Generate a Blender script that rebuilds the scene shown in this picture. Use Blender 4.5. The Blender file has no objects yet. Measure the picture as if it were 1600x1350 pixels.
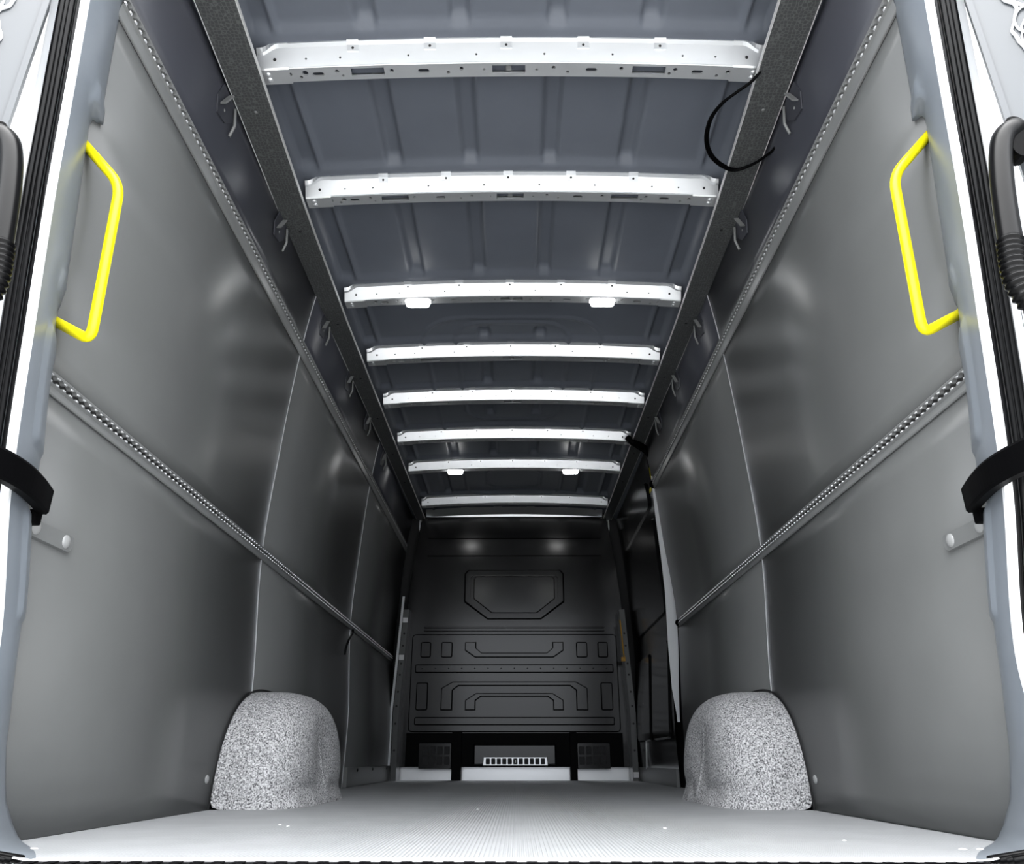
import bpy, math, random
from mathutils import Vector, Matrix
from mathutils.geometry import tessellate_polygon
random.seed(4)
S = bpy.context.scene
COL = S.collection
PI = math.pi

# ---------------------------------------------------------------- camera
cam = bpy.data.objects.new('camera', bpy.data.cameras.new('camera'))
COL.objects.link(cam)
cam.data.sensor_width = 36.0
cam.data.lens = 27.0
cam.data.clip_start = 0.02
pitch, yaw = math.atan(512/1200.0), math.atan(8/1305.0)
cam.location = (0.02, 0.0, 0.139)
cam.rotation_euler = (PI/2 + pitch, 0, yaw)
S.camera = cam

# ---------------------------------------------------------------- world: bright overcast sky
w = bpy.data.worlds.new('overcast'); S.world = w; w.use_nodes = True
nt = w.node_tree; nt.nodes.clear()
wo = nt.nodes.new('ShaderNodeOutputWorld'); bg = nt.nodes.new('ShaderNodeBackground')
tc = nt.nodes.new('ShaderNodeTexCoord'); sx = nt.nodes.new('ShaderNodeSeparateXYZ'); cr = nt.nodes.new('ShaderNodeValToRGB')
nt.links.new(tc.outputs['Generated'], sx.inputs[0]); nt.links.new(sx.outputs['Z'], cr.inputs[0])
# overcast sky: the zenith several times brighter than the horizon
cr.color_ramp.elements[0].position = 0.0; cr.color_ramp.elements[0].color = (.075, .079, .085, 1)
cr.color_ramp.elements[1].position = 1.0; cr.color_ramp.elements[1].color = (1, 1, 1, 1)
e = cr.color_ramp.elements.new(.35); e.color = (.25, .26, .275, 1)
nt.links.new(cr.outputs[0], bg.inputs['Color']); bg.inputs['Strength'].default_value = 16.5
nt.links.new(bg.outputs[0], wo.inputs[0])
LAMP = 20.0
S.view_settings.view_transform = 'Standard'
S.view_settings.look = 'None'
S.view_settings.exposure = 0.0
S.view_settings.gamma = 1.0
S.view_settings.use_curve_mapping = False

# ---------------------------------------------------------------- materials
def mat(name, col, rough=.5, metal=0.0, bump=0.0, bscale=200, var=0.0, vscale=6, spec=.5, coat=0, emit=0, aniso=0, stretch=None):
    m = bpy.data.materials.new(name); m.use_nodes = True
    n = m.node_tree.nodes; l = m.node_tree.links
    b = n['Principled BSDF']
    b.inputs['Base Color'].default_value = (*col, 1)
    b.inputs['Roughness'].default_value = rough
    b.inputs['Metallic'].default_value = metal
    b.inputs['Specular IOR Level'].default_value = spec
    b.inputs['Coat Weight'].default_value = coat
    b.inputs['Coat Roughness'].default_value = .15
    if emit:
        b.inputs['Emission Color'].default_value = (1, 1, .99, 1)
        b.inputs['Emission Strength'].default_value = emit
    t = n.new('ShaderNodeTexCoord'); mp = n.new('ShaderNodeMapping')
    l.new(t.outputs['Object'], mp.inputs[0])
    if stretch: mp.inputs['Scale'].default_value = stretch
    if var:
        no = n.new('ShaderNodeTexNoise'); no.inputs['Scale'].default_value = vscale; no.inputs['Detail'].default_value = 5
        l.new(mp.outputs[0], no.inputs[0])
        r = n.new('ShaderNodeValToRGB')
        r.color_ramp.elements[0].position = .3; r.color_ramp.elements[1].position = .7
        r.color_ramp.elements[0].color = (*[c*(1-var) for c in col], 1)
        r.color_ramp.elements[1].color = (*[min(1, c*(1+var)) for c in col], 1)
        l.new(no.outputs[0], r.inputs[0]); l.new(r.outputs[0], b.inputs['Base Color'])
    if bump:
        no = n.new('ShaderNodeTexNoise'); no.inputs['Scale'].default_value = bscale; no.inputs['Detail'].default_value = 3
        l.new(mp.outputs[0], no.inputs[0])
        bp = n.new('ShaderNodeBump'); bp.inputs['Strength'].default_value = bump; bp.inputs['Distance'].default_value = .002
        l.new(no.outputs[0], bp.inputs['Height']); l.new(bp.outputs[0], b.inputs['Normal'])
    return m

M = {}
M['paint'] = mat('body_paint', (.17, .19, .215), .32, var=.05, vscale=9, bump=.05, bscale=30)
M['roof'] = mat('roof_paint', (.115, .127, .152), .36, var=.05, vscale=5, spec=.22)
M['door'] = mat('door_paint', (.07, .077, .085), .28)
M['step'] = mat('step_paint', (.85, .86, .87), .3, metal=.7)
M['outer'] = mat('outer_paint', (.80, .82, .84), .3)
M['bow'] = mat('bow_metal', (.80, .82, .84), .33, metal=.75, var=.05, vscale=4, stretch=(1, 3, 3))
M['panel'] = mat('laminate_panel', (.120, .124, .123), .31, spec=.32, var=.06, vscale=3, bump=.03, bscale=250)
M['panel_shade'] = mat('laminate_panel_shade', (.045, .047, .058), .33, var=.05, vscale=3)  # same laminate, with the shade of the down-facing top row in its colour
M['rail'] = mat('rail_metal', (.20, .205, .205), .36, metal=.0)
M['rail_dark'] = mat('rail_channel', (.03, .03, .03), .6)
M['gleam'] = mat('gleam_metal', (.80, .81, .83), .3, metal=.4)  # pale colour for the drawn seam gleam and rail tooth highlights
M['black'] = mat('black_rubber', (.0025, .0025, .0028), .30, spec=.16)
M['blackmat'] = mat('black_plastic', (.0015, .0015, .0018), .5, spec=.05)
M['bulk'] = mat('bulkhead_paint', (.004, .0042, .0046), .17, spec=.5, var=.05, vscale=4)
M['dark'] = mat('dark_recess', (.006, .006, .007), .6)
M['yellow'] = mat('yellow_paint', (.95, .85, .0), .38)
M['yellow_dim'] = mat('amber_paint', (.55, .28, .02), .5)
M['white'] = mat('white_metal', (.82, .83, .84), .4)
M['grey'] = mat('grey_plate', (.16, .165, .165), .4)
M['rivet'] = mat('rivet_plastic', (.30, .305, .305), .35)
M['lens'] = mat('lamp_lens', (1, 1, 1), .4, emit=LAMP)
M['seal'] = mat('sealant', (.85, .86, .88), .2, coat=.5)
M['ground'] = mat('concrete_ground', (.34, .34, .335), .85, var=.15, vscale=2)
M['board_edge'] = mat('board_edge', (.62, .62, .62), .4)

def floor_mat():
    m = mat('floor_laminate', (.38, .39, .40), .42, var=.06, vscale=8, bump=.1, bscale=500)
    return m
M['floor'] = floor_mat()

def board_mat():
    m = mat('hex_film_board', (.05, .052, .053), .42)
    n = m.node_tree.nodes; l = m.node_tree.links; b = n['Principled BSDF']
    t = n.new('ShaderNodeTexCoord'); mp = n.new('ShaderNodeMapping'); mp.inputs['Scale'].default_value = (95, 95, .01)
    v = n.new('ShaderNodeTexVoronoi'); v.feature = 'DISTANCE_TO_EDGE'; v.inputs['Scale'].default_value = 1; v.inputs['Randomness'].default_value = .55
    l.new(t.outputs['Object'], mp.inputs[0]); l.new(mp.outputs[0], v.inputs[0])
    r = n.new('ShaderNodeValToRGB'); r.color_ramp.elements[0].color = (.10, .105, .105, 1); r.color_ramp.elements[1].color = (.05, .052, .053, 1)
    r.color_ramp.elements[0].position = .03; r.color_ramp.elements[1].position = .13
    l.new(v.outputs['Distance'], r.inputs[0]); l.new(r.outputs[0], b.inputs['Base Color'])
    bp = n.new('ShaderNodeBump'); bp.inputs['Strength'].default_value = .4; bp.inputs['Distance'].default_value = .001; bp.invert = True
    l.new(r.outputs[0], bp.inputs['Height']); l.new(bp.outputs[0], b.inputs['Normal'])
    return m
M['board'] = board_mat()

def felt_mat():
    m = mat('felt', (.5, .5, .5), .95, spec=.1)
    n = m.node_tree.nodes; l = m.node_tree.links; b = n['Principled BSDF']
    t = n.new('ShaderNodeTexCoord')
    no = n.new('ShaderNodeTexNoise'); no.inputs['Scale'].default_value = 210; no.inputs['Detail'].default_value = 4; no.inputs['Roughness'].default_value = .7
    l.new(t.outputs['Object'], no.inputs[0])
    r = n.new('ShaderNodeValToRGB'); e = r.color_ramp.elements
    e[0].position = .38; e[0].color = (.05, .05, .055, 1); e[1].position = .62; e[1].color = (.74, .74, .75, 1)
    l.new(no.outputs[0], r.inputs[0]); l.new(r.outputs[0], b.inputs['Base Color'])
    n2 = n.new('ShaderNodeTexNoise'); n2.inputs['Scale'].default_value = 60; n2.inputs['Detail'].default_value = 6
    l.new(t.outputs['Object'], n2.inputs[0])
    bp = n.new('ShaderNodeBump'); bp.inputs['Strength'].default_value = .6; bp.inputs['Distance'].default_value = .008
    l.new(n2.outputs[0], bp.inputs['Height']); l.new(bp.outputs[0], b.inputs['Normal'])
    return m
M['felt'] = felt_mat()

# ---------------------------------------------------------------- helpers
class MB:
    """collects geometry in world coordinates and links it as one mesh object"""
    def __init__(s): s.v = []; s.f = []; s.smooth = False
    def add(s, vs, fs):
        k = len(s.v); s.v += [tuple(v) for v in vs]; s.f += [tuple(i+k for i in f) for f in fs]; return s
    def box(s, x0, x1, y0, y1, z0, z1):
        vs = [(x, y, z) for z in (z0, z1) for y in (y0, y1) for x in (x0, x1)]
        return s.add(vs, [(0, 2, 3, 1), (4, 5, 7, 6), (0, 1, 5, 4), (2, 6, 7, 3), (0, 4, 6, 2), (1, 3, 7, 5)])
    def grid(s, rows, close=False):
        nr, nc = len(rows), len(rows[0]); k = len(s.v)
        for r in rows: s.v += [tuple(p) for p in r]
        for i in range(nr-1):
            for j in range(nc if close else nc-1):
                j2 = (j+1) % nc
                s.f.append((k+i*nc+j, k+i*nc+j2, k+(i+1)*nc+j2, k+(i+1)*nc+j))
        return s
    def tube(s, pts, r, n=12, caps=True):
        pts = [Vector(p) for p in pts]; rows = []
        rr = r if isinstance(r, (list, tuple)) else [r]*len(pts)
        t0 = (pts[1]-pts[0]).normalized()
        a = Vector((0, 0, 1)) if abs(t0.z) < .9 else Vector((1, 0, 0))
        nrm = (a - t0*a.dot(t0)).normalized()
        for i, p in enumerate(pts):
            t = ((pts[min(i+1, len(pts)-1)]-p).normalized() + (p-pts[max(i-1, 0)]).normalized()).normalized()
            nrm = (nrm - t*nrm.dot(t)).normalized(); bn = t.cross(nrm)
            rows.append([p + (nrm*math.cos(2*PI*j/n) + bn*math.sin(2*PI*j/n))*rr[i] for j in range(n)])
        k = len(s.v); s.grid(rows, close=True)
        if caps:
            s.f.append(tuple(k+j for j in range(n))[::-1]); s.f.append(tuple(k+(len(rows)-1)*n+j for j in range(n)))
        return s
    def prism(s, poly, mapf, d0, d1, inset=0.0):
        """poly in 2D; mapf(u,v,d) -> 3D. inset shrinks the d1 side (a chamfer)"""
        n = len(poly); cx = sum(p[0] for p in poly)/n; cy = sum(p[1] for p in poly)/n
        P = [Vector(p) for p in poly]
        if inset:
            Q = []
            ar = sum(P[i].x*P[(i+1) % n].y - P[(i+1) % n].x*P[i].y for i in range(n))
            sg = 1 if ar > 0 else -1
            for i in range(n):
                e1 = (P[i]-P[i-1]).normalized(); e2 = (P[(i+1) % n]-P[i]).normalized()
                n1 = Vector((-e1.y, e1.x))*sg; n2 = Vector((-e2.y, e2.x))*sg
                b = (n1+n2); b = b/max(.3, b.dot(n1)) if b.length > 1e-6 else n1
                Q.append(P[i]+b*inset)
        else: Q = P
        k = len(s.v)
        s.v += [tuple(mapf(p[0], p[1], d0)) for p in P] + [tuple(mapf(p[0], p[1], d1)) for p in Q]
        for i in range(n): s.f.append((k+i, k+(i+1) % n, k+n+(i+1) % n, k+n+i))
        for off, ring in ((0, P), (n, Q)):
            for t in tessellate_polygon([[Vector((p[0], p[1], 0)) for p in ring]]): s.f.append(tuple(k+off+i for i in t))
        return s
    def holed(s, outer, holes, mapf, depth, vs=1.0):
        """flat sheet with real holes, the hole rims given some depth"""
        from mathutils.geometry import delaunay_2d_cdt
        loops = [outer]+holes; pts = []; edges = []
        for lp in loops:
            k0 = len(pts); pts += [Vector((p[0], p[1]*vs)) for p in lp]
            edges += [(k0+i, k0+(i+1) % len(lp)) for i in range(len(lp))]
        def inside(x, y, lp):
            c = False
            for i in range(len(lp)):
                (x1, y1), (x2, y2) = lp[i-1], lp[i]
                if (y1 > y) != (y2 > y) and x < (x2-x1)*(y-y1)/(y2-y1)+x1: c = not c
            return c
        V, E_, F, *_ = delaunay_2d_cdt(pts, edges, [], 0, 1e-7)
        k = len(s.v)
        s.v += [tuple(mapf(p.x, p.y/vs, 0)) for p in V]
        for f in F:
            x = sum(V[i].x for i in f)/len(f); y = sum(V[i].y for i in f)/len(f)/vs
            if inside(x, y, outer) and not any(inside(x, y, h) for h in holes): s.f.append(tuple(k+i for i in f))
        for lp in holes:
            s.grid([[mapf(p[0], p[1], 0) for p in lp], [mapf(p[0], p[1], depth) for p in lp]], close=True)
        return s
    def dome(s, c, axis, r, h, n=14, m=4):
        c = Vector(c); ax = Vector(axis).normalized()
        a = Vector((0, 0, 1)) if abs(ax.z) < .9 else Vector((1, 0, 0)); u = (a-ax*a.dot(ax)).normalized(); v = ax.cross(u)
        rows = []
        for i in range(m+1):
            t = i/m*PI/2
            rows.append([c+ax*h*math.sin(t)+(u*math.cos(2*PI*j/n)+v*math.sin(2*PI*j/n))*max(r*math.cos(t), 1e-4) for j in range(n)])
        s.grid(rows, close=True); k = len(s.v)-n; s.f.append(tuple(k+j for j in range(n)))
        return s
    def build(s, name, m, parent=None, smooth=False, bevel=0):
        me = bpy.data.meshes.new(name)
        o = Vector((0, 0, 0))
        if parent is not None:
            q = parent
            while q is not None: o = o + q.location; q = q.parent
        me.from_pydata([tuple(Vector(v)-o) for v in s.v], [], s.f)
        me.materials.append(m); me.validate(); me.update()
        import bmesh
        bm = bmesh.new(); bm.from_mesh(me)
        bmesh.ops.remove_doubles(bm, verts=bm.verts, dist=1e-6)
        bmesh.ops.recalc_face_normals(bm, faces=bm.faces); bm.to_mesh(me); bm.free()
        if smooth:
            for p in me.polygons: p.use_smooth = True
        ob = bpy.data.objects.new(name, me); COL.objects.link(ob)
        if parent is not None: ob.parent = parent
        if bevel:
            b = ob.modifiers.new('bevel', 'BEVEL'); b.width = bevel; b.segments = 2; b.limit_method = 'ANGLE'
        return ob

def tag(o, label=None, cat=None, group=None, kind=None):
    if label: o['label'] = label
    if cat: o['category'] = cat
    if group: o['group'] = group
    if kind: o['kind'] = kind
    return o
def empty(name, loc, label, cat, group=None):
    o = bpy.data.objects.new(name, None); COL.objects.link(o); o.location = loc; o.empty_display_size = .05
    return tag(o, label, cat, group)
def copy_tree(o, parent=None):
    c = o.copy(); COL.objects.link(c); c.parent = parent
    for ch in list(o.children): copy_tree(ch, c)
    return c
def lerp(x, xs, ys):
    if x <= xs[0]: return ys[0]
    for i in range(len(xs)-1):
        if x <= xs[i+1]: return ys[i]+(ys[i+1]-ys[i])*(x-xs[i])/(xs[i+1]-xs[i])
    return ys[-1]
def smooth_lerp(x, xs, ys):      # Catmull-Rom like through the knots
    if x <= xs[0]: return ys[0]
    if x >= xs[-1]: return ys[-1]
    for i in range(len(xs)-1):
        if x <= xs[i+1]: break
    def m(k):
        if k <= 0: return (ys[1]-ys[0])/(xs[1]-xs[0])
        if k >= len(xs)-1: return (ys[-1]-ys[-2])/(xs[-1]-xs[-2])
        return (ys[k+1]-ys[k-1])/(xs[k+1]-xs[k-1])
    h = xs[i+1]-xs[i]; t = (x-xs[i])/h
    return ((2*t**3-3*t*t+1)*ys[i] + (t**3-2*t*t+t)*h*m(i) + (-2*t**3+3*t*t)*ys[i+1] + (t**3-t*t)*h*m(i+1))
def spline(pts, n=8):
    P = [Vector(p) for p in pts]; P = [P[0]*2-P[1]]+P+[P[-1]*2-P[-2]]; out = []
    for i in range(1, len(P)-2):
        for k in range(n):
            t = k/n
            out.append(.5*((2*P[i])+(-P[i-1]+P[i+1])*t+(2*P[i-1]-5*P[i]+4*P[i+1]-P[i+2])*t*t+(-P[i-1]+3*P[i]-3*P[i+1]+P[i+2])*t**3))
    out.append(P[-2]); return out
def sstep(a, b, x):
    t = max(0, min(1, (x-a)/(b-a))); return t*t*(3-2*t)
def circ(x, y, r, n=10, a=0): return [(x+r*math.cos(2*PI*k/n+a), y+r*math.sin(2*PI*k/n+a)) for k in range(n)]
def rrect(x0, x1, y0, y1, r, n=4):
    o = []
    for cx, cy, a in ((x1-r, y1-r, 0), (x0+r, y1-r, PI/2), (x0+r, y0+r, PI), (x1-r, y0+r, 3*PI/2)):
        for k in range(n+1): o.append((cx+r*math.cos(a+PI/2*k/n), cy+r*math.sin(a+PI/2*k/n)))
    return o

# wall section: half width of the load space against height (m)
WZ = [-.1, 0, .36, .85, 1.29, 1.66, 1.975, 2.12]
WX = [.905, .905, .900, .928, .908, .880, .838, .80]
def W(z): return smooth_lerp(z, WZ, WX)
# rear post: edge against the lining (YI), opening edge (YO, XO)
YOZ = [0, .10, .30, .575, .905, 1.13, 1.36, 1.60, 2.0]
YOY = [1.312, 1.335, 1.344, 1.265, 1.205, 1.168, 1.137, 1.104, 1.05]
def YI(z): return lerp(z, [0, .03, .07, .16, .284, .453, .549, .62, .66, .70, .835, .90, 1.008, 1.06, 1.37, 1.415, 1.43, 1.694, 2.0],
                          [1.60, 1.565, 1.53, 1.49, 1.46, 1.432, 1.412, 1.392, 1.412, 1.408, 1.384, 1.378, 1.346, 1.352, 1.268, 1.255, 1.29, 1.224, 1.15])
def YO(z): return smooth_lerp(z, YOZ, YOY)
def XO(z): return lerp(z, [0, .010, .02, .05, .10, .15, .3, 2.1], [.705, .800, .845, .862, .866, .864, .860, .86])

# ================================================================= SETTING
# ground behind the van
tag(MB().box(-14, 14, -16, 12, -.80, -.72).build('ground', M['ground']), 'pale concrete ground outside beneath the van', 'ground', kind='structure')

# floor: ribbed laminate
FY0, FY1 = 1.335, 6.16
fb = MB(); per = .0075; rows = [[], []]
n = int(1.82/per)
for i in range(n+1):
    x = -.91+i*per
    for dx, dz in ((0, 0), (.0028, 0), (.0038, .0021), (.0064, .0021)):
        rows[0].append((x+dx, FY0, dz-.0021)); rows[1].append((x+dx, FY1, dz-.0021))
fb.grid(rows)
floor = tag(fb.build('floor', M['floor']), 'grey load floor with fine lengthwise ribs', 'floor', kind='structure')
MB().box(-.95, .95, FY0, 6.3, -.05, -.006).build('underfloor', M['floor'], floor)
# bright sill strip and screws
sb = MB().box(-.715, .715, 1.310, 1.338, -.02, .0008)
tag(sb.build('sill_strip', M['white'], floor), 'bright metal edge strip at the rear sill')
for sgn, xs in ((-1, (.80,)), (1, (.80, .77))):
    for xx in xs: MB().dome((sgn*xx, 1.47, 0), (0, 0, 1), .007, .002).build('screw', M['white'], floor, smooth=True)
for xx, yy in ((.345, 1.9), (.63, 1.62), (-.5, 1.95), (-.53, 1.99), (-.42, 4.2), (-.1, 2.6)):
    MB().dome((xx, yy, 0), (0, 0, 1), .004, .002).build('screw', M['white'], floor, smooth=True)

# bumper step with tread ribs
bs = MB().box(-.72, .72, 1.12, 1.3095, -.05, -.0015)
for k in range(46):
    x = -.71+k*.031
    bs.box(x, x+.016, 1.285, 1.300, -.006, .0); bs.box(x+.012, x+.022, 1.25, 1.278, -.006, .0005)
tag(bs.build('bumper_step', M['blackmat']), 'black ribbed plastic bumper step below the rear sill', 'step')

# side walls: shell + lining panels
def wall_grid(mb, s, y0f, y1f, z0, z1, off, nz, ny=2):
    rws = []
    for i in range(nz+1):
        z = z0+(z1-z0)*i/nz
        a = y0f(z) if callable(y0f) else y0f; b = y1f(z) if callable(y1f) else y1f
        rws.append([(s*(W(z)-off), a+(b-a)*j/ny, z) for j in range(ny+1)])
    mb.grid(rws); return rws
def panel(s, y0f, y1f, z0, z1, parent, m='panel', nz=10, name='lining_panel'):
    mb = MB(); a = wall_grid(mb, s, y0f, y1f, z0, z1, 0, nz); b = wall_grid(mb, s, y0f, y1f, z0, z1, -.006, nz)
    for e in (0, -1):
        mb.grid([[r[e] for r in a], [r[e] for r in b]])
        mb.grid([a[e], b[e]])
    return mb.build(name, M[m], parent, smooth=False)
start = lambda z: YI(z)-.02
endR = lambda z: lerp(z, [0, .4, .85, 1.35, 1.7, 2.0], [4.36, 4.36, 4.41, 4.52, 4.545, 4.56])
walls = {}
for s, nm in ((-1, 'wall_left'), (1, 'wall_right')):
    sh = MB(); ye = 6.32
    a = wall_grid(sh, s, lambda z: YI(z)+.0, ye, -.08, 2.14, -.035, 30); b = wall_grid(sh, s, lambda z: YI(z)+.0, ye, -.08, 2.14, -.06, 30)
    for e in (0, -1): sh.grid([[r[e] for r in a], [r[e] for r in b]]); sh.grid([a[e], b[e]])
    wl = tag(sh.build(nm, M['dark']), ('left' if s < 0 else 'right')+' side wall of the load space lined with grey laminate panels', 'wall', kind='structure')
    walls[s] = wl
    ycols = [(start, 2.797), (2.803, 4.447), (4.453, 6.10)] if s < 0 else [(start, 2.797), (2.803, endR)]
    for (z0, z1, mm, nz) in ((.001, .8195, 'panel', 14), (.868, 1.679, 'panel', 16), (1.742, 1.985, 'panel_shade', 6)):
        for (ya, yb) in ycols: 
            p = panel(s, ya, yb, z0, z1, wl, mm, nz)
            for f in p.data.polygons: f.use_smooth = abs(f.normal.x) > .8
    # bright strips added to draw the edge gleam at the panel seams
    for ys in ((2.8, 4.45) if s < 0 else (2.8,)):
        for (z0, z1) in ((.001, .82), (.868, 1.68), (1.742, 1.97)):
            mb = MB(); wall_grid(mb, s, ys-.0035, ys+.0035, z0, z1, .003, 10, 1)
            a = wall_grid(mb, s, ys-.0035, ys-.0035, z0, z1, 0, 10, 1) 
            rw = []
            for i in range(11):
                z = z0+(z1-z0)*i/10; rw.append([(s*(W(z)+.004), ys-.002, z), (s*(W(z)-.002), ys-.002, z), (s*(W(z)-.002), ys+.002, z), (s*(W(z)+.004), ys+.002, z)])
            mb = MB().grid(rw); mb.build('joint_gleam', M['gleam'], wl)
    # rivet in front of the wheel arch
    MB().dome((s*(W(.085)-.0), 2.5, .085), (-s, 0, 0), .013, .006).build('rivet', M['rivet'], wl, smooth=True)
# kick strip low on the far left wall
MB().box(-.905, -.885, 4.47, 6.05, .002, .10).build('kick_strip', M['grey'], walls[-1])
for yy in (4.75, 5.25, 5.8): MB().dome((-.885, yy, .085), (1, 0, 0), .010, .004).build('rivet', M['blackmat'], walls[-1], smooth=True)

# ceiling skin with pressed channels, one bay after another
BY = [1.65, 2.208, 2.887, 3.436, 3.953, 4.517, 5.06, 5.855, 6.245]
def crown(x): return .024*(1-(x/.73)**2)
def ribw(x, c, hw=.022, e=.010): return sstep(c-hw-e, c-hw, x)*(1-sstep(c+hw, c+hw+e, x))
def rr_dist(x, y, hx, y0, y1, r):
    cy = (y0+y1)/2; hy = (y1-y0)/2
    qx = abs(x)-hx+r; qy = abs(y-cy)-hy+r
    return math.hypot(max(qx, 0), max(qy, 0))+min(max(qx, qy), 0)-r
def roof_z(x, y, k):
    a = BY[k-1]+.055 if k > 0 else .9
    b = BY[k]-.045
    z = 2.062+crown(min(abs(x), .76))
    ax = abs(x)
    win = sstep(a+.0, a+.05, y)*(1-sstep(b-.050, b-.012, y))
    z += .016*win*(1-sstep(.655, .675, ax))
    win2 = sstep(a+.0, a+.05, y)*(1-sstep(b-.060, b-.012, y))
    ribs = []
    if k in (0, 1, 2, 6, 8): ribs = [.14, .41]
    elif k in (3, 4, 5): ribs = [.14]
    elif k == 7: ribs = [.52]
    for c in ribs:
        ww = win2
        if k == 3: ww = sstep(3.27, 3.30, y)*(1-sstep(b-.045, b-.008, y))
        if k == 5: ww = sstep(a, a+.04, y)*(1-sstep(4.28, 4.33, y))
        z += .026*ribw(ax, c)*ww
    # pressed side channels
    z += .024*ribw(ax, .712, .024, .014)*win2
    if ax > .75: z -= (ax-.75)*.55
    if k in (3, 4, 5):
        for (hx, y0, y1, r) in ((.445, 3.19, 4.62, .20), (.285, 3.235, 4.385, .15)):
            z -= .010*max(0, 1-abs(rr_dist(x, y, hx, y0, y1, r))/.014)
    if k == 7:
        for (hx, y0, y1, r) in ((.36, 5.22, 5.80, .10), (.20, 5.30, 5.68, .08)):
            z -= .010*max(0, 1-abs(rr_dist(x, y, hx, y0, y1, r))/.014)
    return z
cm = MB(); NX = 210
ys_all = []
for k in range(len(BY)):
    y0 = BY[k-1] if k > 0 else 1.10
    y1 = BY[k]
    ny = max(24, int((y1-y0)/.012))
    if k in (0, 1, 2, 6, 8): ny = 40
    for j in range(ny): ys_all.append((y0+(y1-y0)*j/ny, k))
ys_all.append((BY[-1], len(BY)-1))
xs = [-.90+1.8*i/NX for i in range(NX+1)]
cm.grid([[(x, y, roof_z(x, y, k)) for x in xs] for (y, k) in ys_all])
ceil = tag(cm.build('ceiling', M['roof'], smooth=True), 'blue-grey pressed steel roof skin with lengthwise channels', 'ceiling', kind='structure')
MB().box(-.95, .95, .95, 6.45, 2.135, 2.16).build('roof_shell', M['dark'], ceil)
# rear header above the opening (out of view, closes the roof)
hd = MB().box(-.95, .95, 1.02, 1.10, 2.0, 2.16)
tag(hd.build('trim_1', M['paint']), 'painted header above the rear door opening', 'trim', kind='structure')

# rear posts: reveal, white flange, weather strip, outer channel
for s, nm in ((-1, 'trim_2'), (1, 'trim_3')):
    side = 'left' if s < 0 else 'right'
    zs = [i*.02 for i in range(0, 101)]
    rows = []
    def stamp(u, z):
        d = 0
        for (zc, hz, u0, u1) in ((1.435, .035, .55, 1.05), (1.02, .03, .62, 1.05), (.80, .12, .45, .95), (.47, .10, .5, .95)):
            d += .006*sstep(u0-.08, u0, u)*(1-sstep(u1, u1+.08, u))*(1-sstep(hz-.012, hz+.004, abs(z-zc)))
        return d
    zs2 = [i*.01 for i in range(0, 201)]
    for z in zs2:
        xi, yi, xo, yo = W(z)-.001, YI(z), XO(z), YO(z)
        if z < .1: xi = W(z)-.001-.004*(1-z/.1)
        row = []
        for j in range(15):
            u = j/14
            bulge = -.010*math.sin(PI*u)
            row.append((s*(xo+(xi-xo)*u+bulge-stamp(u, z)*1.0), yo+(yi-yo)*u, z))
        rows.append(row)
    pm = MB().grid(rows)
    pm.grid([[r[-1] for r in rows], [(p[0]+s*.03, p[1], p[2]) for p in [r[-1] for r in rows]]])
    post = tag(pm.build(nm, M['paint'], smooth=True), side+' rear door post painted blue-grey beside the opening', 'trim', kind='structure')
    fl = MB().grid([[(s*(XO(z)), YO(z), z), (s*(XO(z)+.0005), YO(z)-.006, z), (s*(XO(z)+.0155), YO(z)-.006, z), (s*(XO(z)+.016), YO(z)+.006, z), (s*(XO(z)+.08), YO(z)+.03, z)] for z in zs])
    fl.build('flange', M['outer'], post)
    for k, (dx, dy, rad) in enumerate(((.0225, .003, .0066), (.034, -.004, .0058), (.0425, -.006, .0052), (.0515, -.008, .0068))):
        MB().tube([(s*(XO(z)+dx), YO(z)+dy, z) for z in zs], rad, 10).build('weather_strip', M['black'], post, smooth=True)
    oc = MB().grid([[(s*(XO(z)+.056), YO(z)+.008, z), (s*(XO(z)+.058), YO(z)-.006, z), (s*(XO(z)+.078), YO(z)-.004, z), (s*(XO(z)+.079), YO(z)+.03, z), (s*(XO(z)+.080), YO(z)+.08, z)] for z in zs])
    oc.build('outer_channel', M['outer'], post)
    bk = MB(); bk.grid([[(s*(XO(z)+.12), YO(z)+.055, z), (s*(W(z)+.12), YO(z)+.07, z), (s*(W(z)+.12), YI(z)+.2, z), (s*(W(z)+.058), YI(z)+.2, z), (s*(W(z)+.058), YI(z)-.01, z)] for z in zs])
    bk.build('body_side', M['outer'], post)

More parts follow.
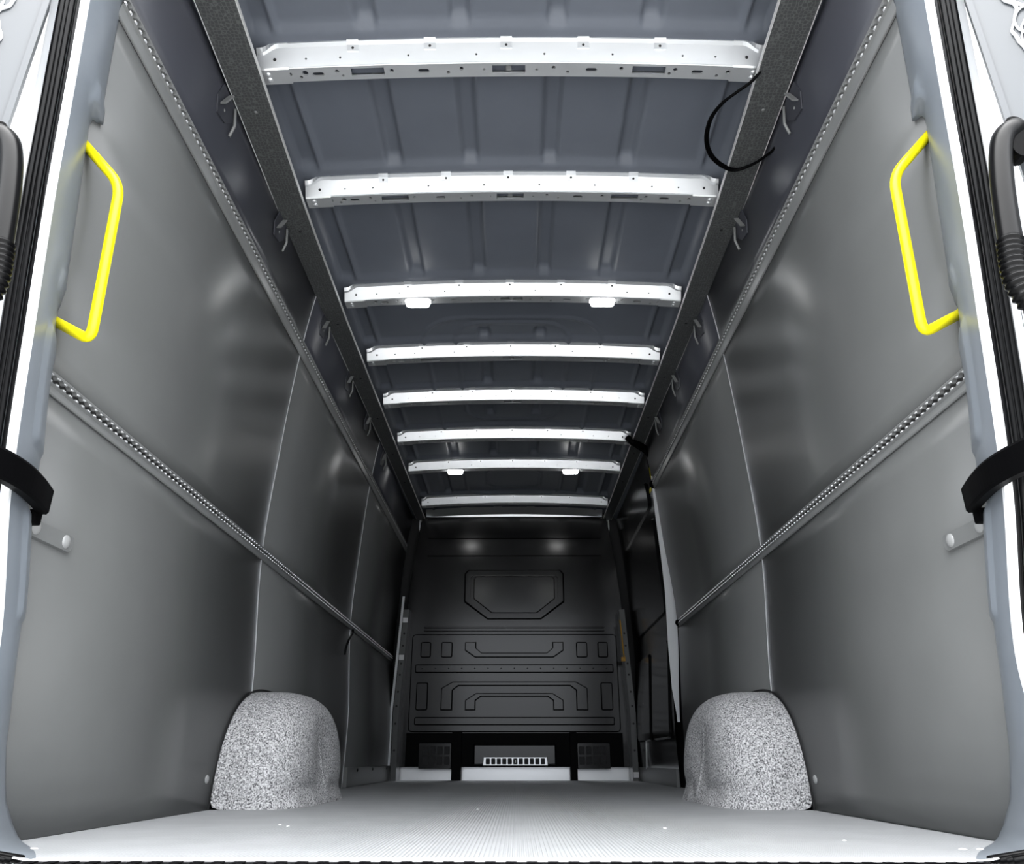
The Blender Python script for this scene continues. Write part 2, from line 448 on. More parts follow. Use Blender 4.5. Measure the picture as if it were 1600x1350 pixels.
# ================================================================= OPEN REAR DOORS
def rear_door(s):
    side = 'left' if s < 0 else 'right'
    hx, hy = .943, 1.10
    r = empty('rear_door', (s*hx, hy, .0), 'blue-grey rear door swung open at the %s edge, white sealant beads on its frame' % side, 'door')
    d = Vector((s*.80, -.60, 0)); nrm = Vector((-s*.60, -.80, 0))
    def mp(u, v, dd): p = Vector((s*hx, hy, 0))+d*u+nrm*dd; return (p.x, p.y, v)
    outer = [(0, .02), (.74, .02), (.74, 2.02), (0, 2.02)]
    win = rrect(.13, .62, 1.12, 1.80, .05)
    mb = MB().holed(outer, [win], lambda u, v, dd: mp(u, v, .03+dd), -.02)
    mb.prism(outer, mp, -.03, .028)
    mb.build('door_shell', M['door'], r)
    MB().prism(rrect(.16, .59, 1.15, 1.77, .05), lambda u, v, dd: mp(u, v, .034+dd), 0, .012, .006).build('inner_pressing', M['outer'], r)
    MB().prism([(-.006, .02), (.004, .02), (.004, 2.02), (-.006, 2.02)], mp, -.03, .038).build('edge_fold', M['door'], r)
    # sealant beads along the frame pressing
    rnd = random.Random(7)
    for (u0, wob, rr) in ((.055, .006, .0030), (.068, .010, .0022), (.08, .012, .0024)):
        pts = []
        for k in range(46):
            v = 1.30+k*.0155
            pts.append(mp(u0+wob*math.sin(k*.9+u0*90)+rnd.uniform(-.004, .004)+.02*sstep(1.75, 1.9, v), v, .033+rnd.uniform(0, .002)))
        MB().tube(spline(pts, 2), [rr*(.7+.5*abs(math.sin(i*.23+u0*50))) for i in range(91)], 7).build('sealant_bead', M['seal'], r, smooth=True)
    for (uc, vc, q) in ((.085, 1.64, .03), (.09, 1.53, .025), (.075, 1.42, .02)):
        pts = [mp(uc+q*math.cos(a*.5), vc+q*1.6*math.sin(a*.5), .034) for a in range(10)]
        MB().tube(spline(pts, 3), .0022, 7).build('sealant_bead', M['seal'], r, smooth=True)
    return r
for s in (-1, 1): rear_door(s)

# wiring conduit between body and door
def conduit(s):
    side = 'left' if s < 0 else 'right'
    P = [(.915, 1.055, 1.172), (.903, 1.05, 1.170), (.882, 1.05, 1.150), (.868, 1.05, 1.112), (.855, 1.05, 1.05), (.846, 1.05, .99), (.838, 1.05, .925)]
    base = (s*.85, 1.05, 1.0)
    r = empty('door_conduit', base, 'black cable conduit with elbow and corrugated sleeve at the %s open door' % side, 'conduit')
    MB().tube(spline([(s*x, y, z) for x, y, z in P], 8), .0185, 16).build('elbow', M['black'], r, smooth=True)
    m2 = spline([(s*.838, 1.05, .930), (s*.832, 1.05, .89), (s*.830, 1.05, .85), (s*.842, 1.05, .81), (s*.875, 1.05, .78)], 18)
    rad = [.019+.0022*math.sin(i*1.35) for i in range(len(m2))]
    MB().tube(m2, rad, 16).build('corrugated_sleeve', M['black'], r, smooth=True)
    MB().prism(rrect(1.10, 1.19, .886, .922, .017), lambda u, v, d: (s*v, 1.055+d, u), -.015, .015, .004).build('mounting_cap', M['blackmat'], r)
for s in (-1, 1): conduit(s)

# door check straps
def check_arm(s):
    side = 'left' if s < 0 else 'right'
    r = empty('door_check_arm', (s*.87, 1.35, .55), 'black curved door check arm crossing the %s rear post' % side, 'door arm')
    C = spline([(.878, 1.392, 0), (.857, 1.325, 0), (.842, 1.255, 0), (.842, 1.185, 0), (.858, 1.11, 0), (.895, 1.02, 0), (.96, .93, 0)], 6)
    rows = []
    for i, p in enumerate(C):
        t = (C[min(i+1, len(C)-1)]-C[max(i-1, 0)]).normalized(); nn = Vector((-t.y, t.x, 0))
        ww = .011; zt = .618; zb = .566
        ring = []
        for (a, b) in ((-1, -.8), (-.7, -1), (.7, -1), (1, -.8), (1, .8), (.7, 1), (-.7, 1), (-1, .8)):
            q = p+nn*ww*a; z = (zt+zb)/2+b*(zt-zb)/2
            ring.append((s*q.x, q.y, z))
        rows.append(ring)
    mb = MB().grid(rows, close=True); mb.f.append(tuple(range(8)))
    mb.build('arm', M['blackmat'], r)
    MB().box(min(s*.880, s*.900), max(s*.880, s*.900), 1.375, 1.400, .545, .572).build('pivot_block', M['blackmat'], r, bevel=.003)
for s in (-1, 1): check_arm(s)

# riveted plates
def plate(s):
    side = 'left' if s < 0 else 'right'
    x = W(.545)
    r = empty('riveted_plate', (s*x, 1.5, .53), 'small grey plate with two domed rivets low on the %s lining beside the rear post' % side, 'plate')
    pl = [(1.36, .529), (1.541, .529), (1.552, .534), (1.556, .546), (1.556, .560), (1.550, .566), (1.36, .566)]
    MB().prism(pl, lambda u, v, d: (s*(x-d), u, v), 0, .009, .002).build('plate', M['grey'], r)
    for yy in (1.422, 1.528): MB().dome((s*(x-.008), yy, .549), (-s, 0, 0), .0145, .006).build('rivet', M['rivet'], r, smooth=True)
for s in (-1, 1): plate(s)

# yellow grab handles
def grab(s):
    side = 'left' if s < 0 else 'right'
    z0 = .962 if s < 0 else .972; z1 = 1.362 if s < 0 else 1.378
    r = empty('grab_handle', (s*.90, 1.3, z0), 'bright yellow tubular grab handle on the %s rear post' % side, 'handle', None)
    A = Vector((s*.912, 1.272, z1)); B = Vector((s*.822, 1.292, z1-.098)); Cc = Vector((s*.822, 1.322, z0-.060)); D = Vector((s*.930, 1.352, z0+.006))
    def arc(P, Q, R, rad, n=7):
        a = (P-Q).normalized(); b = (R-Q).normalized()
        p0 = Q+a*rad; p1 = Q+b*rad
        return [p0*(1-t)**2+Q*2*t*(1-t)+p1*t*t for t in [i/n for i in range(n+1)]]
    path = [A]+arc(A, B, Cc, .035)+arc(B, Cc, D, .03)+[D]
    MB().tube(path, .0105, 16).build('tube', M['yellow'], r, smooth=True)
    for P in (A, D): MB().tube([P+Vector((s*.012, 0, 0)), P+Vector((s*-.006, 0, -.004))], .0125, 14).build('foot', M['yellow'], r, smooth=True)
for s in (-1, 1): grab(s)

# ================================================================= CARGO RAILS
def cargo_rail(s, z0, y0, y1, label):
    r = empty('cargo_rail', (s*W(z0), y0, z0), label, 'rail', None)
    H = .046 if z0 < 1 else .060
    c0, c1 = (H-.024, H-.009)          # channel
    def mp(y, t, d): z = z0+t; return (s*(W(z)-d), y, z)
    def yst(t): return (YI(z0+t)-.015) if y0 < 2 else y0
    ys = yst(0)
    # flange and back
    mb = MB()
    sec = [(0, 0), (0, .004), (.003, .0055), (c0-.006, .0055), (c0-.003, .010)]
    mb.grid([[mp(y, t, d) for t, d in sec] for y in (ys, y1)])
    top = [(c1+.001, .010), (H-.004, .0115), (H, .008), (H+.001, 0)]
    mb.grid([[mp(y, t, d) for t, d in top] for y in (ys, y1)])
    mb.f.append(())
    mb.f.pop()
    mb.build('rail_body', M['rail'], r)
    MB().grid([[mp(y, c0-.003, .0015), mp(y, c1+.003, .0015)] for y in (ys, y1)]).build('channel', M['rail_dark'], r)
    # scalloped lips, tooth after tooth (25 mm pitch)
    lip = MB(); pit = .025; nt = int((y1-ys)/pit)
    for which in (0, 1):
        edge, back = [], []
        for k in range(nt):
            for (u, h) in ((0, 1), (.22, 1), (.36, .45), (.5, .1), (.64, 0), (.78, .1), (.92, .45)):
                y = ys+(k+u)*pit
                e = .0052*h
                t = c0-.003+e if which == 0 else c1+.001-e
                edge.append((y, t))
        bt = c0-.003 if which == 0 else c1+.001
        lip.grid([[mp(y, bt + (-.0005 if which == 0 else .0005), .0102) for y, t in edge], [mp(y, t, .0112) for y, t in edge], [mp(y, t, .0015) for y, t in edge]])
    lip.build('toothed_lip', M['rail'], r)
    bd = MB(); q = 1.0 if z0 > 1 else .7  # pale beads stand in for the highlights on the lip teeth
    for k in range(nt):
        for t in ((c0-.001, ) if z0 > 1 else (c0-.001, c1-.002)):
            y = ys+(k+.11)*pit
            bd.add([mp(y-.0055*q, t-.0022*q, .0108), mp(y+.0055*q, t-.0022*q, .0108), mp(y+.0055*q, t+.0022*q, .0108), mp(y-.0055*q, t+.0022*q, .0108), mp(y-.003, t-.001, .0135), mp(y+.003, t-.001, .0135), mp(y+.003, t+.001, .0135), mp(y-.003, t+.001, .0135)],
                   [(4, 5, 6, 7), (0, 1, 5, 4), (1, 2, 6, 5), (2, 3, 7, 6), (3, 0, 4, 7)])
    tag(bd.build('tooth_glints', M['gleam'], r), kind='stuff')
    if s > 0 and y1 < 5: MB().dome(mp(y1, H/2, .003), (0, 1, 0), H*.45, .01).build('end_cap', M['blackmat'], r, smooth=True)
cargo_rail(-1, .820, 1.2, 6.02, 'lower grey perforated lashing rail along the left wall')
cargo_rail(1, .820, 1.2, 4.37, 'lower grey perforated lashing rail along the right wall')
cargo_rail(-1, 1.681, 1.2, 6.08, 'upper grey perforated lashing rail high on the left wall below the roof board')
cargo_rail(1, 1.681, 1.2, 4.52, 'upper grey perforated lashing rail high on the right wall below the roof board')

# ================================================================= ROOF BOWS
def bow_z(x): return 2.0+crown(x)
def make_bow():
    y0 = 0.0
    r = empty('roof_bow', (0.005, 0, 2.0), 'bow', 'roof bow')
    cx = .005
    L = .655
    def line(x0, x1, v, n): return [(x0+(x1-x0)*i/n, v) for i in range(n+1)]
    # section: underside (v 0..0.05), sloping face toward the rear opening, lip
    under = lambda u, v, d: (cx+u, y0+v, bow_z(u)+d)
    slope = lambda u, v, d: (cx+u, y0-.025*v+d*.9, bow_z(u)+.054*v+d*.43)
    outer = line(-L, L, 0, 110)+line(L, -L, .05, 110)
    holes = []
    for c in (-.423, -.005, .41): holes.append([(c-.049, .010), (c+.049, .010), (c+.049, .038), (c-.049, .038)])
    def slot(c, v, w=.017, h=.007): return rrect(c-w, c+w, v-h, v+h, h*.98, 3)
    for c in (-.570, -.258, .240, .553): holes.append(slot(c, .026))
    for (c, v, q) in ((-.607, .020, .009), (-.622, .034, .005), (-.652, .022, .006), (-.513, .018, .006), (-.498, .034, .004), (-.352, .022, .006),
                      (-.185, .033, .005), (-.145, .020, .006), (-.078, .024, .004), (.078, .026, .004), (.128, .018, .006), (.170, .034, .005),
                      (.328, .020, .006), (.472, .034, .005), (.487, .020, .007), (.612, .036, .005), (.642, .022, .006)):
        holes.append(circ(c, v, q))
    mb = MB().holed(outer, holes, under, .006)
    o2 = line(-L, L, 0.02, 90)+line(L, -L, .98, 90)
    h2 = [circ(c, .33, .0035, 8) for c in ()]
    hs = []
    for c in (-.60, -.50, -.30, -.10, .10, .30, .505, .60):
        hs.append([(c+.0032*math.cos(a*PI/4), .42+.05*math.sin(a*PI/4)) for a in range(8)])
    mb.holed(o2, hs, slope, .006, .06)
    U = [-L+2*L*i/60 for i in range(61)]
    mb.grid([[(cx+u, y0, bow_z(u)) for u in U], [(cx+u, y0-.002, bow_z(u)+.001) for u in U]])
    # lip along the top of the slope, stepped at the weld tabs
    mb.grid([[(cx+u, y0-.0245, bow_z(u)+.053) for u in U], [(cx+u, y0-.036, bow_z(u)+.058) for u in U], [(cx+u, y0-.034, bow_z(u)+.075) for u in U]])
    # front web
    mb.grid([[(cx+u, y0+.05, bow_z(u)) for u in U], [(cx+u, y0+.054, bow_z(u)+.012) for u in U], [(cx+u, y0+.058, bow_z(u)+.058) for u in U]])
    # bright folded edge
    mb.tube([(cx+u, y0+.001, bow_z(u)+.0015) for u in U], .0028, 6)
    mb.build('channel', M['bow'], r)
    # dark inside of the box section seen through the holes
    MB().grid([[(cx+u, y0+.004, bow_z(u)+.022) for u in U], [(cx+u, y0+.048, bow_z(u)+.022) for u in U]]).build('inner_web', M['roof'], r)
    c = -.005
    ib = MB().box(cx+c-.008, cx+c+.008, y0+.016, y0+.034, bow_z(c)+.006, bow_z(c)+.02)
    for q in (-.041, .041): MB().dome((cx+c+q, y0+.020, bow_z(c)+.016), (0, 0, -1), .004, .003, 8, 2).build('rivet', M['grey'], r)
    ib.build('clip_nut', M['grey'], r)
    for c in (-.462, -.236, -.012, .214, .438):
        t = MB()
        z = bow_z(c)
        sec = [(-.017, .037), (-.021, .036), (-.028, .053), (-.039, .060), (-.036, .078)]
        t.grid([[(cx+c+q, y0+a, z+b) for a, b in sec] for q in (-.017, .017)])
        for q in (-.017, .017): t.grid([[(cx+c+q, y0+a, z+b) for a, b in sec], [(cx+c+q, y0+a+.006, z+b+.008) for a, b in sec]])
        t.build('weld_tab', M['bow'], r)
        MB().dome((cx+c, y0-.0240, z+.044), (0, -.9, -.43), .0045, .0015, 8, 2).build('tab_hole', M['dark'], r)
    for sg in (-1, 1):
        e = MB(); rows = []
        for i in range(11):
            u = L-.004+(.745-L)*i/10; drop = .026*sstep(.68, .73, u); up = 1-.35*sstep(.68, .73, u)
            zz = bow_z(u)-.0015
            sec = [(.054, .014), (.052, -.002), (.001, -.002), (-.003, .002), (-.025*up-.002, .054*up), (-.036*up-.002, .059*up), (-.034, .078*up)]
            rows.append([(cx+sg*u, y0+a, zz+b) for a, b in sec])
        e.grid(rows); e.build('end_bracket', M['bow'], r)
        MB().dome((cx+sg*.690, y0-.0135, bow_z(.69)+.022), (0, -.9, -.43), .005, .0015, 8, 2).build('bolt_hole', M['dark'], r)
        for q in (.018, .036): MB().dome((cx+sg*.715, y0+q, bow_z(.715)-.002), (0, 0, -1), .010, .006, 10, 3).build('pressed_bead', M['bow'], r, smooth=True)
        MB().dome((cx+sg*.680, y0+.026, bow_z(.68)-.002), (0, 0, -1), .005, .001, 8, 2).build('bolt_hole', M['dark'], r)
    return r
bow = make_bow()
names = ['first pale steel roof bow, nearest the rear opening', 'second pale steel roof bow from the rear, beside the black cable loop',
         'third pale steel roof bow, carrying the front pair of large lit lamps', 'fourth pale steel roof bow, just beyond the nearer pair of lamps',
         'fifth pale steel roof bow from the rear opening', 'sixth pale steel roof bow, beside the black strap on the right board',
         'seventh pale steel roof bow, carrying the farther pair of small lit lamps', 'eighth pale steel roof bow, farthest one before the bulkhead header']
names[2] = 'third pale steel roof bow, carrying the nearer pair of lit lamps'
for i in range(8):
    b = bow if i == 0 else copy_tree(bow)
    b.location = (0.005, BY[i], 2.0)
    tag(b, names[i], 'roof bow', 'pressed steel roof bows')

# header bow at the bulkhead
hb = MB()
U = [-.74+1.48*i/60 for i in range(61)]
hb.grid([[(u, 6.245, 1.985+crown(u)) for u in U], [(u, 6.235, 2.02+crown(u)) for u in U], [(u, 6.17, 2.07+crown(u)) for u in U]])
hb.grid([[(u, 6.245, 1.985+crown(u)) for u in U], [(u, 6.30, 1.985+crown(u)) for u in U]])
for sg in (-1, 1): hb.box(min(sg*.70, sg*.79), max(sg*.70, sg*.79), 6.215, 6.25, 1.975, 1.99).box(min(sg*.785, sg*.795), max(sg*.785, sg*.795), 6.215, 6.25, 1.90, 1.99)
tag(hb.build('trim_4', M['bow']), 'pale roof header at the top of the bulkhead', 'trim', kind='structure')

# ================================================================= LAMPS
def lamp(x, y, first, label):
    r = empty('ceiling_lamp', (x, y, 1.985), label, 'lamp', 'lit roof lamps')
    zz = bow_z(x)
    MB().prism(rrect(x-.058, x+.058, y-.004, y+.046, .018), lambda u, v, d: (u, v, zz-d), 0, .006).build('housing', M['white'], r)
    MB().prism(rrect(x-.056, x+.056, y-.002, y+.044, .020, 6), lambda u, v, d: (u, v, zz-.006-d), 0, .020, .006).build('lens', M['lens'], r)
lamp(-.415, BY[2], True, 'nearer lit lamp on the left half of the roof')
lamp(.402, BY[2], False, 'nearer lit lamp on the right half of the roof')
lamp(-.410, BY[6], False, 'farther lit lamp on the left half of the roof')
lamp(.400, BY[6], False, 'farther lit lamp on the right half of the roof')

# ================================================================= ROOF BOARDS (cable covers)
def board(s):
    side = 'left' if s < 0 else 'right'
    r = empty('roof_board', (s*.78, 1.2, 1.97), 'long dark hexagon-textured cover board along the %s edge of the roof' % side, 'board', None)
    def xi(y): return lerp(y, [1.1, 1.4, 2.25, 3.0, 5.6, 6.2], [.700, .712, .740, .748, .740, .735])
    def xo(y): return lerp(y, [1.1, 1.4, 2.25, 3.0, 5.6, 6.2], [.818, .822, .842, .842, .815, .805])
    yj = 3.83
    for (a, b) in ((1.12, yj-.002), (yj+.002, 6.15)):
        yy = [a+(b-a)*i/10 for i in range(11)]
        mb = MB(); rows = [[(s*xi(y), y, 1.968), (s*xo(y), y, 1.968), (s*xo(y), y, 1.980), (s*xi(y), y, 1.980)] for y in yy]
        mb.grid(rows, close=True); mb.f += [(0, 1, 2, 3), (40, 41, 42, 43)]
        mb.build('board', M['board'], r)
        for fx, g in ((xi, -1), (xo, 1)):
            MB().grid([[(s*(fx(y)+g*.0002), y, 1.9672), (s*(fx(y)-g*.0022), y, 1.9672)] for y in yy]+[]).build('bright_edge', M['board_edge'], r)
            mb2 = MB().grid([[(s*(fx(y)+g*.0006), y, 1.967), (s*(fx(y)+g*.0006), y, 1.981)] for y in yy]); mb2.build('bright_edge', M['board_edge'], r)
    for y in (1.78, 2.36, 3.03, 3.57, 4.08, 4.65, 5.2):
        MB().dome((s*(.5*(xi(y)+xo(y))), y, 1.968), (0, 0, -1), .006, .003, 10, 2).build('screw', M['dark'] if y != 1.78 else M['grey'], r, smooth=True)
for s in (-1, 1): board(s)

# sheet clips behind the outer edge of each board
def clip(s, y, label):
    r = empty('roof_clip', (s*.85, y, 1.93), label, 'clip', 'bent metal clips behind the roof boards')
    X = lambda z: W(z)-.002
    pl = [(y-.05, 1.965), (y-.06, 1.915), (y-.035, 1.875), (y+.02, 1.885), (y+.05, 1.915), (y+.055, 1.965)]
    MB().prism(pl, lambda u, v, d: (s*(X(v)-d), u, v), 0, .004).build('base', M['panel_shade'], r)
    MB().prism([(0, 0), (.055, 0), (.055, .006), (0, .006)], lambda u, v, d: (s*(X(1.91)-.006-.010*u/.05-d), y-.045+u*.4+v, 1.900+u*.9), 0, .016).build('tab', M['rail'], r)
    MB().tube([(s*(X(1.89)-.006), y+.055, 1.868), (s*(X(1.93)-.012), y+.052, 1.905), (s*(X(1.95)-.012), y+.03, 1.95)], .0045, 8).build('spring_loop', M['rail'], r, smooth=True)
    MB().dome((s*(X(1.905)-.003), y-.005, 1.91), (-s, 0, 0), .006, .004, 8, 2).build('stud', M['rail'], r, smooth=True)
ordn = ['nearest the rear opening', 'second from the rear', 'third from the rear', 'fourth from the rear', 'fifth from the rear', 'sixth from the rear']
for s in (-1, 1):
    for i, y in enumerate((1.72, 2.29, 2.99, 3.53, 4.05, 4.62)):
        if s > 0 and i == 5: continue
        clip(s, y, 'bent metal clip behind the %s roof board, %s' % ('left' if s < 0 else 'right', ordn[i]))

# black cable loop over the right board
cpts = [(.745, 1.62, 1.985), (.71, 1.66, 1.958), (.672, 1.695, 1.950), (.637, 1.74, 1.950), (.617, 1.80, 1.950), (.622, 1.88, 1.950), (.651, 1.95, 1.950), (.70, 2.00, 1.950), (.752, 2.022, 1.950), (.805, 1.985, 1.945), (.838, 1.925, 1.935), (.845, 1.90, 1.932)]
r = empty('cable_loop', (.7, 1.85, 1.95), 'loose black cable looping under the right roof board near the opening', 'cable')
MB().tube(spline(cpts, 8), .0045, 10).build('cable', M['blackmat'], r, smooth=True)
MB().tube(spline([(x+.007, y-.002, z+.004) for x, y, z in cpts[1:-1]], 8), .004, 10).build('second_strand', M['blackmat'], r, smooth=True)

# black strap round the right board
r = empty('black_strap', (.80, 4.5, 1.95), 'black wiring bundle crossing under the right roof board beside the sixth bow', 'cable')
MB().tube(spline([(.715, 4.43, 1.99), (.74, 4.42, 1.955), (.79, 4.45, 1.945), (.84, 4.50, 1.935), (.872, 4.53, 1.90)], 6), .020, 10).build('bundle', M['blackmat'], r, smooth=True)
MB().tube(spline([(.715, 4.47, 1.985), (.77, 4.46, 1.942), (.84, 4.53, 1.925), (.87, 4.55, 1.88)], 6), .010, 8).build('thin_wire', M['blackmat'], r, smooth=True)
# yellow label strip
tag(MB().box(.868, .872, 4.60, 4.66, 1.70, 1.86).build('yellow_strip', M['yellow']), 'thin yellow strip at the top corner of the side door opening', 'strip')
# wire hook on the far left wall
r = empty('wire_hook', (-.92, 4.4, .72), 'thin black wire hanging under the lower rail on the left wall', 'wire')
MB().tube(spline([(-.905, 4.42, .815), (-.90, 4.40, .79), (-.90, 4.32, .75), (-.905, 4.28, .70), (-.91, 4.28, .66)], 6), .006, 8).build('wire', M['black'], r, smooth=True)

# ================================================================= WHEEL ARCHES
def arch(s):
    side = 'left' if s < 0 else 'right'
    r = empty('wheel_arch_cover', (s*.9, 3.0, 0), 'grey speckled felt-covered wheel arch box on the %s' % side, 'wheel arch')
    yc, a, h = 2.985, .43, .365
    D = .245; rows = []
    rnd = random.Random(3 if s < 0 else 9)
    NU = 34; NE = 4.2
    for i in range(NU):
        ph = PI/2*i/(NU-1)
        k = math.sin(ph)**(2/NE); sc = max(math.cos(ph), 0)**(2/NE)
        row = []
        for j in range(57):
            t = PI*j/56
            Y = yc+a*math.copysign(abs(math.cos(t))**.80, -math.cos(t))*sc
            Z = h*(math.sin(t)**.72)*sc
            x = .902-D*k
            dent = .022*math.exp(-(((Y-2.95)/.12)**2+((Z-.17)/.10)**2))*sstep(.75, 1, k)
            crease = .006*math.exp(-((Y-3.0+Z*.3)/.012)**2)*sstep(.75, 1, k)*sstep(.03, .1, Z)*(1-sstep(.2, .28, Z))
            low = math.exp(-(Z/.045)**2)
            fold = .004*math.sin(Y*40+k*5)*low
            flare = .012*math.exp(-(Z/.022)**2)*sstep(.2, .9, k)-.008*math.exp(-((Z-.055)/.02)**2)*sstep(.2, .9, k)
            row.append((s*(x+dent-crease+fold-flare+rnd.uniform(-.0006, .0006)), Y-flare*.6*(1-k)+rnd.uniform(-.0006, .0006), max(Z, 0)))
        rows.append(row)
    mb = MB().grid(rows)
    o = mb.build('felt_cover', M['felt'], r, smooth=True)
    sub = o.modifiers.new('sub', 'SUBSURF'); sub.levels = 1; sub.render_levels = 1
    # dark gap line where the lining is cut round the arch
    ln = [(s*(W(.1)-.0005), yc+ (a+.006)*math.copysign(abs(math.cos(t))**.80, -math.cos(t)), (h+.006)*math.sin(t)**.72) for t in [PI*j/60 for j in range(61)]]
    MB().tube([(s*(W(p[2])-.0005), p[1], p[2]) for p in ln], .0035, 6).build('edge_gap', M['dark'], r)
for s in (-1, 1): arch(s)

# ================================================================= BULKHEAD
BYY = 6.10
bh = MB()
zz = [.09+1.89*i/40 for i in range(41)]
def bw(z): return lerp(z, [.0, .5, .85, 1.3, 1.7, 1.98], [.84, .85, .86, .84, .80, .755])
bh.grid([[(-bw(z), BYY, z), (bw(z), BYY, z)] for z in zz]); bh.grid([[(-bw(z), BYY+.02, z), (bw(z), BYY+.02, z)] for z in zz])
bulk = tag(bh.build('wall_front', M['bulk']), 'black pressed steel bulkhead closing the front of the load space', 'wall', kind='structure')
MB().box(-1.0, 1.0, 6.24, 6.28, -.1, 2.2).build('cab_partition', M['dark'], bulk)
def press(poly, d=.014, inset=.009, m='bulk', nm='pressed_rib', y=BYY):
    return MB().prism(poly, lambda u, v, dd: (u, y-dd, v), 0, d, inset).build(nm, M[m], bulk)
def mirror(p): return [(-a, b) for a, b in p][::-1]
press(rrect(-.79, .79, .325, 1.035, .03), .012, .008, nm='pressed_field')
y1 = BYY-.012
for sg in (1, -1):
    for (a, b, z0, z1) in ((.64, .72, .857, .975), (.475, .562, .857, .975), (.65, .74, .477, .677)):
        press([(sg*u, v) for u, v in rrect(a, b, z0, z1, .015)][::sg], .012, .008, y=y1)
U1 = [(-.38, .975), (-.38, .91), (-.30, .857), (.30, .857), (.38, .91), (.38, .975), (.292, .975), (.292, .93), (.25, .895), (-.25, .895), (-.292, .93), (-.292, .975)]
press(U1, .016, .008, y=y1)
A1 = [(-.553, .477), (-.551, .636), (-.466, .683), (.466, .683), (.551, .636), (.553, .477), (.464, .477), (.464, .618), (.421, .65), (-.421, .65), (-.464, .618), (-.464, .477)]
press(A1, .016, .008, y=y1)
A2 = [(-.370, .477), (-.370, .550), (-.289, .600), (.289, .600), (.370, .550), (.370, .477), (.290, .477), (.290, .545), (.250, .573), (-.250, .573), (-.290, .545), (-.290, .477)]
press(A2, .016, .008, y=y1)
press(rrect(-.755, .755, .745, .808, .012), .012, .008, y=y1)
press(rrect(-.745, .745, .373, .431, .012), .012, .008, y=y1)
for k in range(15): MB().dome((-.70+k*.1, y1-.0125, .777), (0, -1, 0), .005, .001, 8, 2).build('rivet_hole', M['dark'], bulk)
WO = [(-.385, 1.50), (-.36, 1.53), (.36, 1.53), (.385, 1.50), (.385, 1.29), (.205, 1.155), (-.205, 1.155), (-.385, 1.29)]
WI = [(-.345, 1.475), (-.325, 1.495), (.325, 1.495), (.345, 1.475), (.345, 1.305), (.19, 1.185), (-.19, 1.185), (-.345, 1.305)]
wf = MB()
wf.holed(WO, [WI], lambda u, v, d: (u, BYY-.016-d, v), -.012)
wf.grid([[(u, BYY-.016, v) for u, v in WO], [(u*1.03, BYY, v+(.008 if v > 1.3 else -.008)) for u, v in WO]], close=True)
wf.build('window_frame', M['bulk'], bulk)
tag(MB().prism([(a*.93, 1.34+(b-1.34)*.93) for a, b in WI], lambda u, v, dd: (u, BYY-dd, v), 0, .010, .006).build('window_blank', mat('bulk_sheet', (.008, .0085, .0085), .17, spec=.6), bulk), 'smooth blanked window pressing')
for z in (1.80, 1.655, 1.085, 1.06): press([(-.70, z-.006), (.70, z-.006), (.70, z+.006), (-.70, z+.006)], .010, .004, nm='crease')
# lower boxes
press([(-.46, .0), (-.385, .0), (-.385, .33), (-.46, .33)], .05, .004, 'blackmat', 'leg')
press([(.405, .0), (.46, .0), (.46, .33), (.405, .33)], .05, .004, 'blackmat', 'leg')
press([(-.80, .09), (.80, .09), (.80, .32), (-.80, .32)], .02, .004, 'blackmat', 'lower_crosspiece')
press([(-.300, .10), (.305, .10), (.305, .245), (-.300, .245)], .03, .012, 'bulk', 'vent_recess', y=BYY-.02)
for sg in (-1, 1):
    press([(sg*u, v) for u, v in rrect(.455, .70, .075, .255, .01)][::sg], .03, .006, 'bulk', 'side_vent', y=BYY-.02)
    for a in range(4):
        for b in range(2):
            press(rrect(sg*.49+sg*a*.052-.02 if sg > 0 else -.49-a*.052-.02, sg*.49+sg*a*.052+.02 if sg > 0 else -.49-a*.052+.02, .105+b*.068, .160+b*.068, .006), .003, .001, 'dark', 'vent_opening', y=BYY-.05)
# white vent grille
r = empty('vent_grille', (.01, BYY-.05, .10), 'small white grille of dark square slots low on the bulkhead', 'grille')
MB().prism([(-.228, .100), (.242, .100), (.236, .156), (-.222, .156)], lambda u, v, d: (u, BYY-.05-d, v), 0, .012, .002).build('frame', M['step'], r)
for k in range(11):
    x = -.192+k*.0398
    MB().prism(rrect(x-.015, x+.015, .108, .148, .005, 2), lambda u, v, d: (u, BYY-.062-d, v), 0, .002 if k != 5 else .006).build('slot', M['dark'], r)
MB().prism(rrect(.003, .011, .118, .138, .003, 2), lambda u, v, d: (u, BYY-.069-d, v), 0, .003).build('lock', M['white'], r)
# pale painted step below the bulkhead
st = MB().grid([[(x, 6.17, z) for x in (-.86, .88)] for z in (-.01, .12)])
st.box(-.86, .88, 6.17, 6.22, -.01, .12)
tag(st.build('trim_5', M['step']), 'pale painted step below the bulkhead', 'trim', kind='structure')

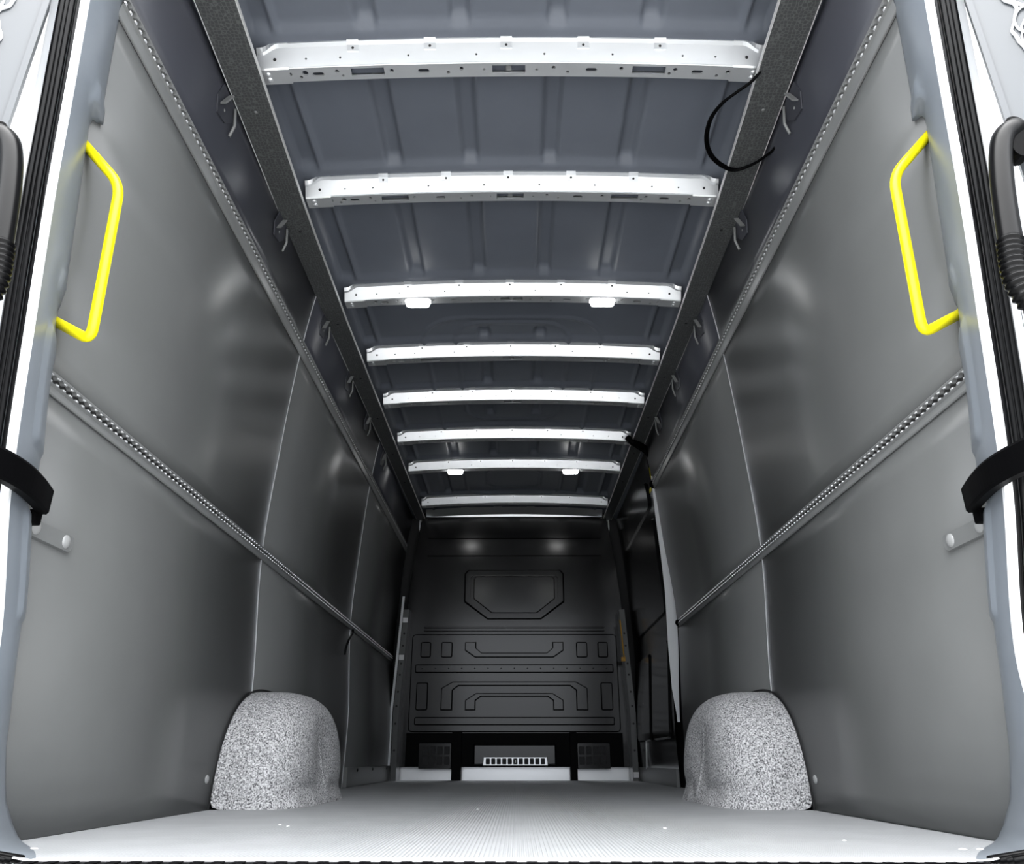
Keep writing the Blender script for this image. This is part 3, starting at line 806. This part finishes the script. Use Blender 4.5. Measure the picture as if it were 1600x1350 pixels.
# side pillars beside the bulkhead with punched holes
for s in (-1, 1):
    side = 'left' if s < 0 else 'right'
    f = lambda z: lerp(z, [0, .45, .85, 1.15, 1.45, 1.9], [.862, .868, .846, .830, .815, .79])
    r = tag(MB().grid([[(s*(f(z)-.022), 5.96, z), (s*(f(z)+.018), 5.96, z), (s*(f(z)+.02), 6.12, z), (s*(f(z)-.022), 6.12, z)] for z in [i*.05 for i in range(0, 25)]], close=True).build('door_post', M['panel']),
            'narrow dark punched post at the %s edge of the bulkhead' % side, 'post')
    for z in (1.02, .93, .80, .72, .60, .50, .38, .2): MB().dome((s*(f(z)-.002), 5.96, z), (0, -1, 0), .008, .001, 8, 2).build('punched_hole', M['dark'], r)
    for z in ((1.12, .845) if s < 0 else (.04,)):
        MB().box(s*f(z)-.018, s*f(z)+.018, 5.952, 5.962, z-.018, z+.018).build('white_tab', M['white'], r)
    if s < 0:
        MB().grid([[(s*(f(z)+.022), 5.955, z), (s*(f(z)+.040), 5.955, z)] for z in [i*.05 for i in range(0, 27)]]).build('bright_flange', M['outer'], r)
# pale B-post face where the right lining ends
gx0 = lambda z: lerp(z, [.33, .356, .505, .728, 1.053, 1.28, 1.517, 1.75], [.905, .905, .889, .886, .892, .883, .869, .862])
gx1 = lambda z: W(z)+.02
zs = [.33+.03*i for i in range(0, 49)]
pb = MB().grid([[(gx0(z), 4.53, z), (gx1(z), 4.53, z), (gx1(z), 4.56, z)] for z in zs])
tag(pb.build('trim_6', M['outer']), 'pale painted edge of the side door post', 'trim', kind='structure')

# closed side door on the right, dark, with pressings
dr = MB().grid([[(W(z)-.005, 4.56, z), (W(z)-.005, 6.10, z)] for z in [i*.05 for i in range(0, 40)]])
door = tag(dr.build('door_1', M['bulk']), 'closed dark sliding side door beyond the right lining', 'door', kind='structure')
for (ya, yb, za, zb) in ((4.66, 5.25, .25, .80), (5.35, 5.9, .25, .80), (4.66, 5.9, .95, 1.55), (4.7, 5.9, 1.62, 1.80)):
    MB().prism(rrect(ya, yb, za, zb, .05), lambda u, v, d: (W(v)-.005-d, u, v), 0, .014, .01).build('pressing', M['bulk'], door)
MB().box(.885, .90, 4.58, 6.0, .0, .09).build('sill', M['grey'], door)
MB().tube([(.885, 5.60, .08), (.893, 5.58, .3), (.897, 5.62, .50)], .006, 8).build('bright_seal', M['white'], door, smooth=True)
tag(MB().tube([(.804, 5.93, 1.115), (.820, 5.93, .84)], .005, 8).build('amber_rod', M['yellow_dim']), 'thin amber rod upright beside the right edge of the bulkhead', 'rod')
tag(MB().box(.80, .83, 5.94, 5.96, .815, .845).build('amber_catch', M['yellow_dim']), 'tiny amber catch just below the amber rod', 'catch')
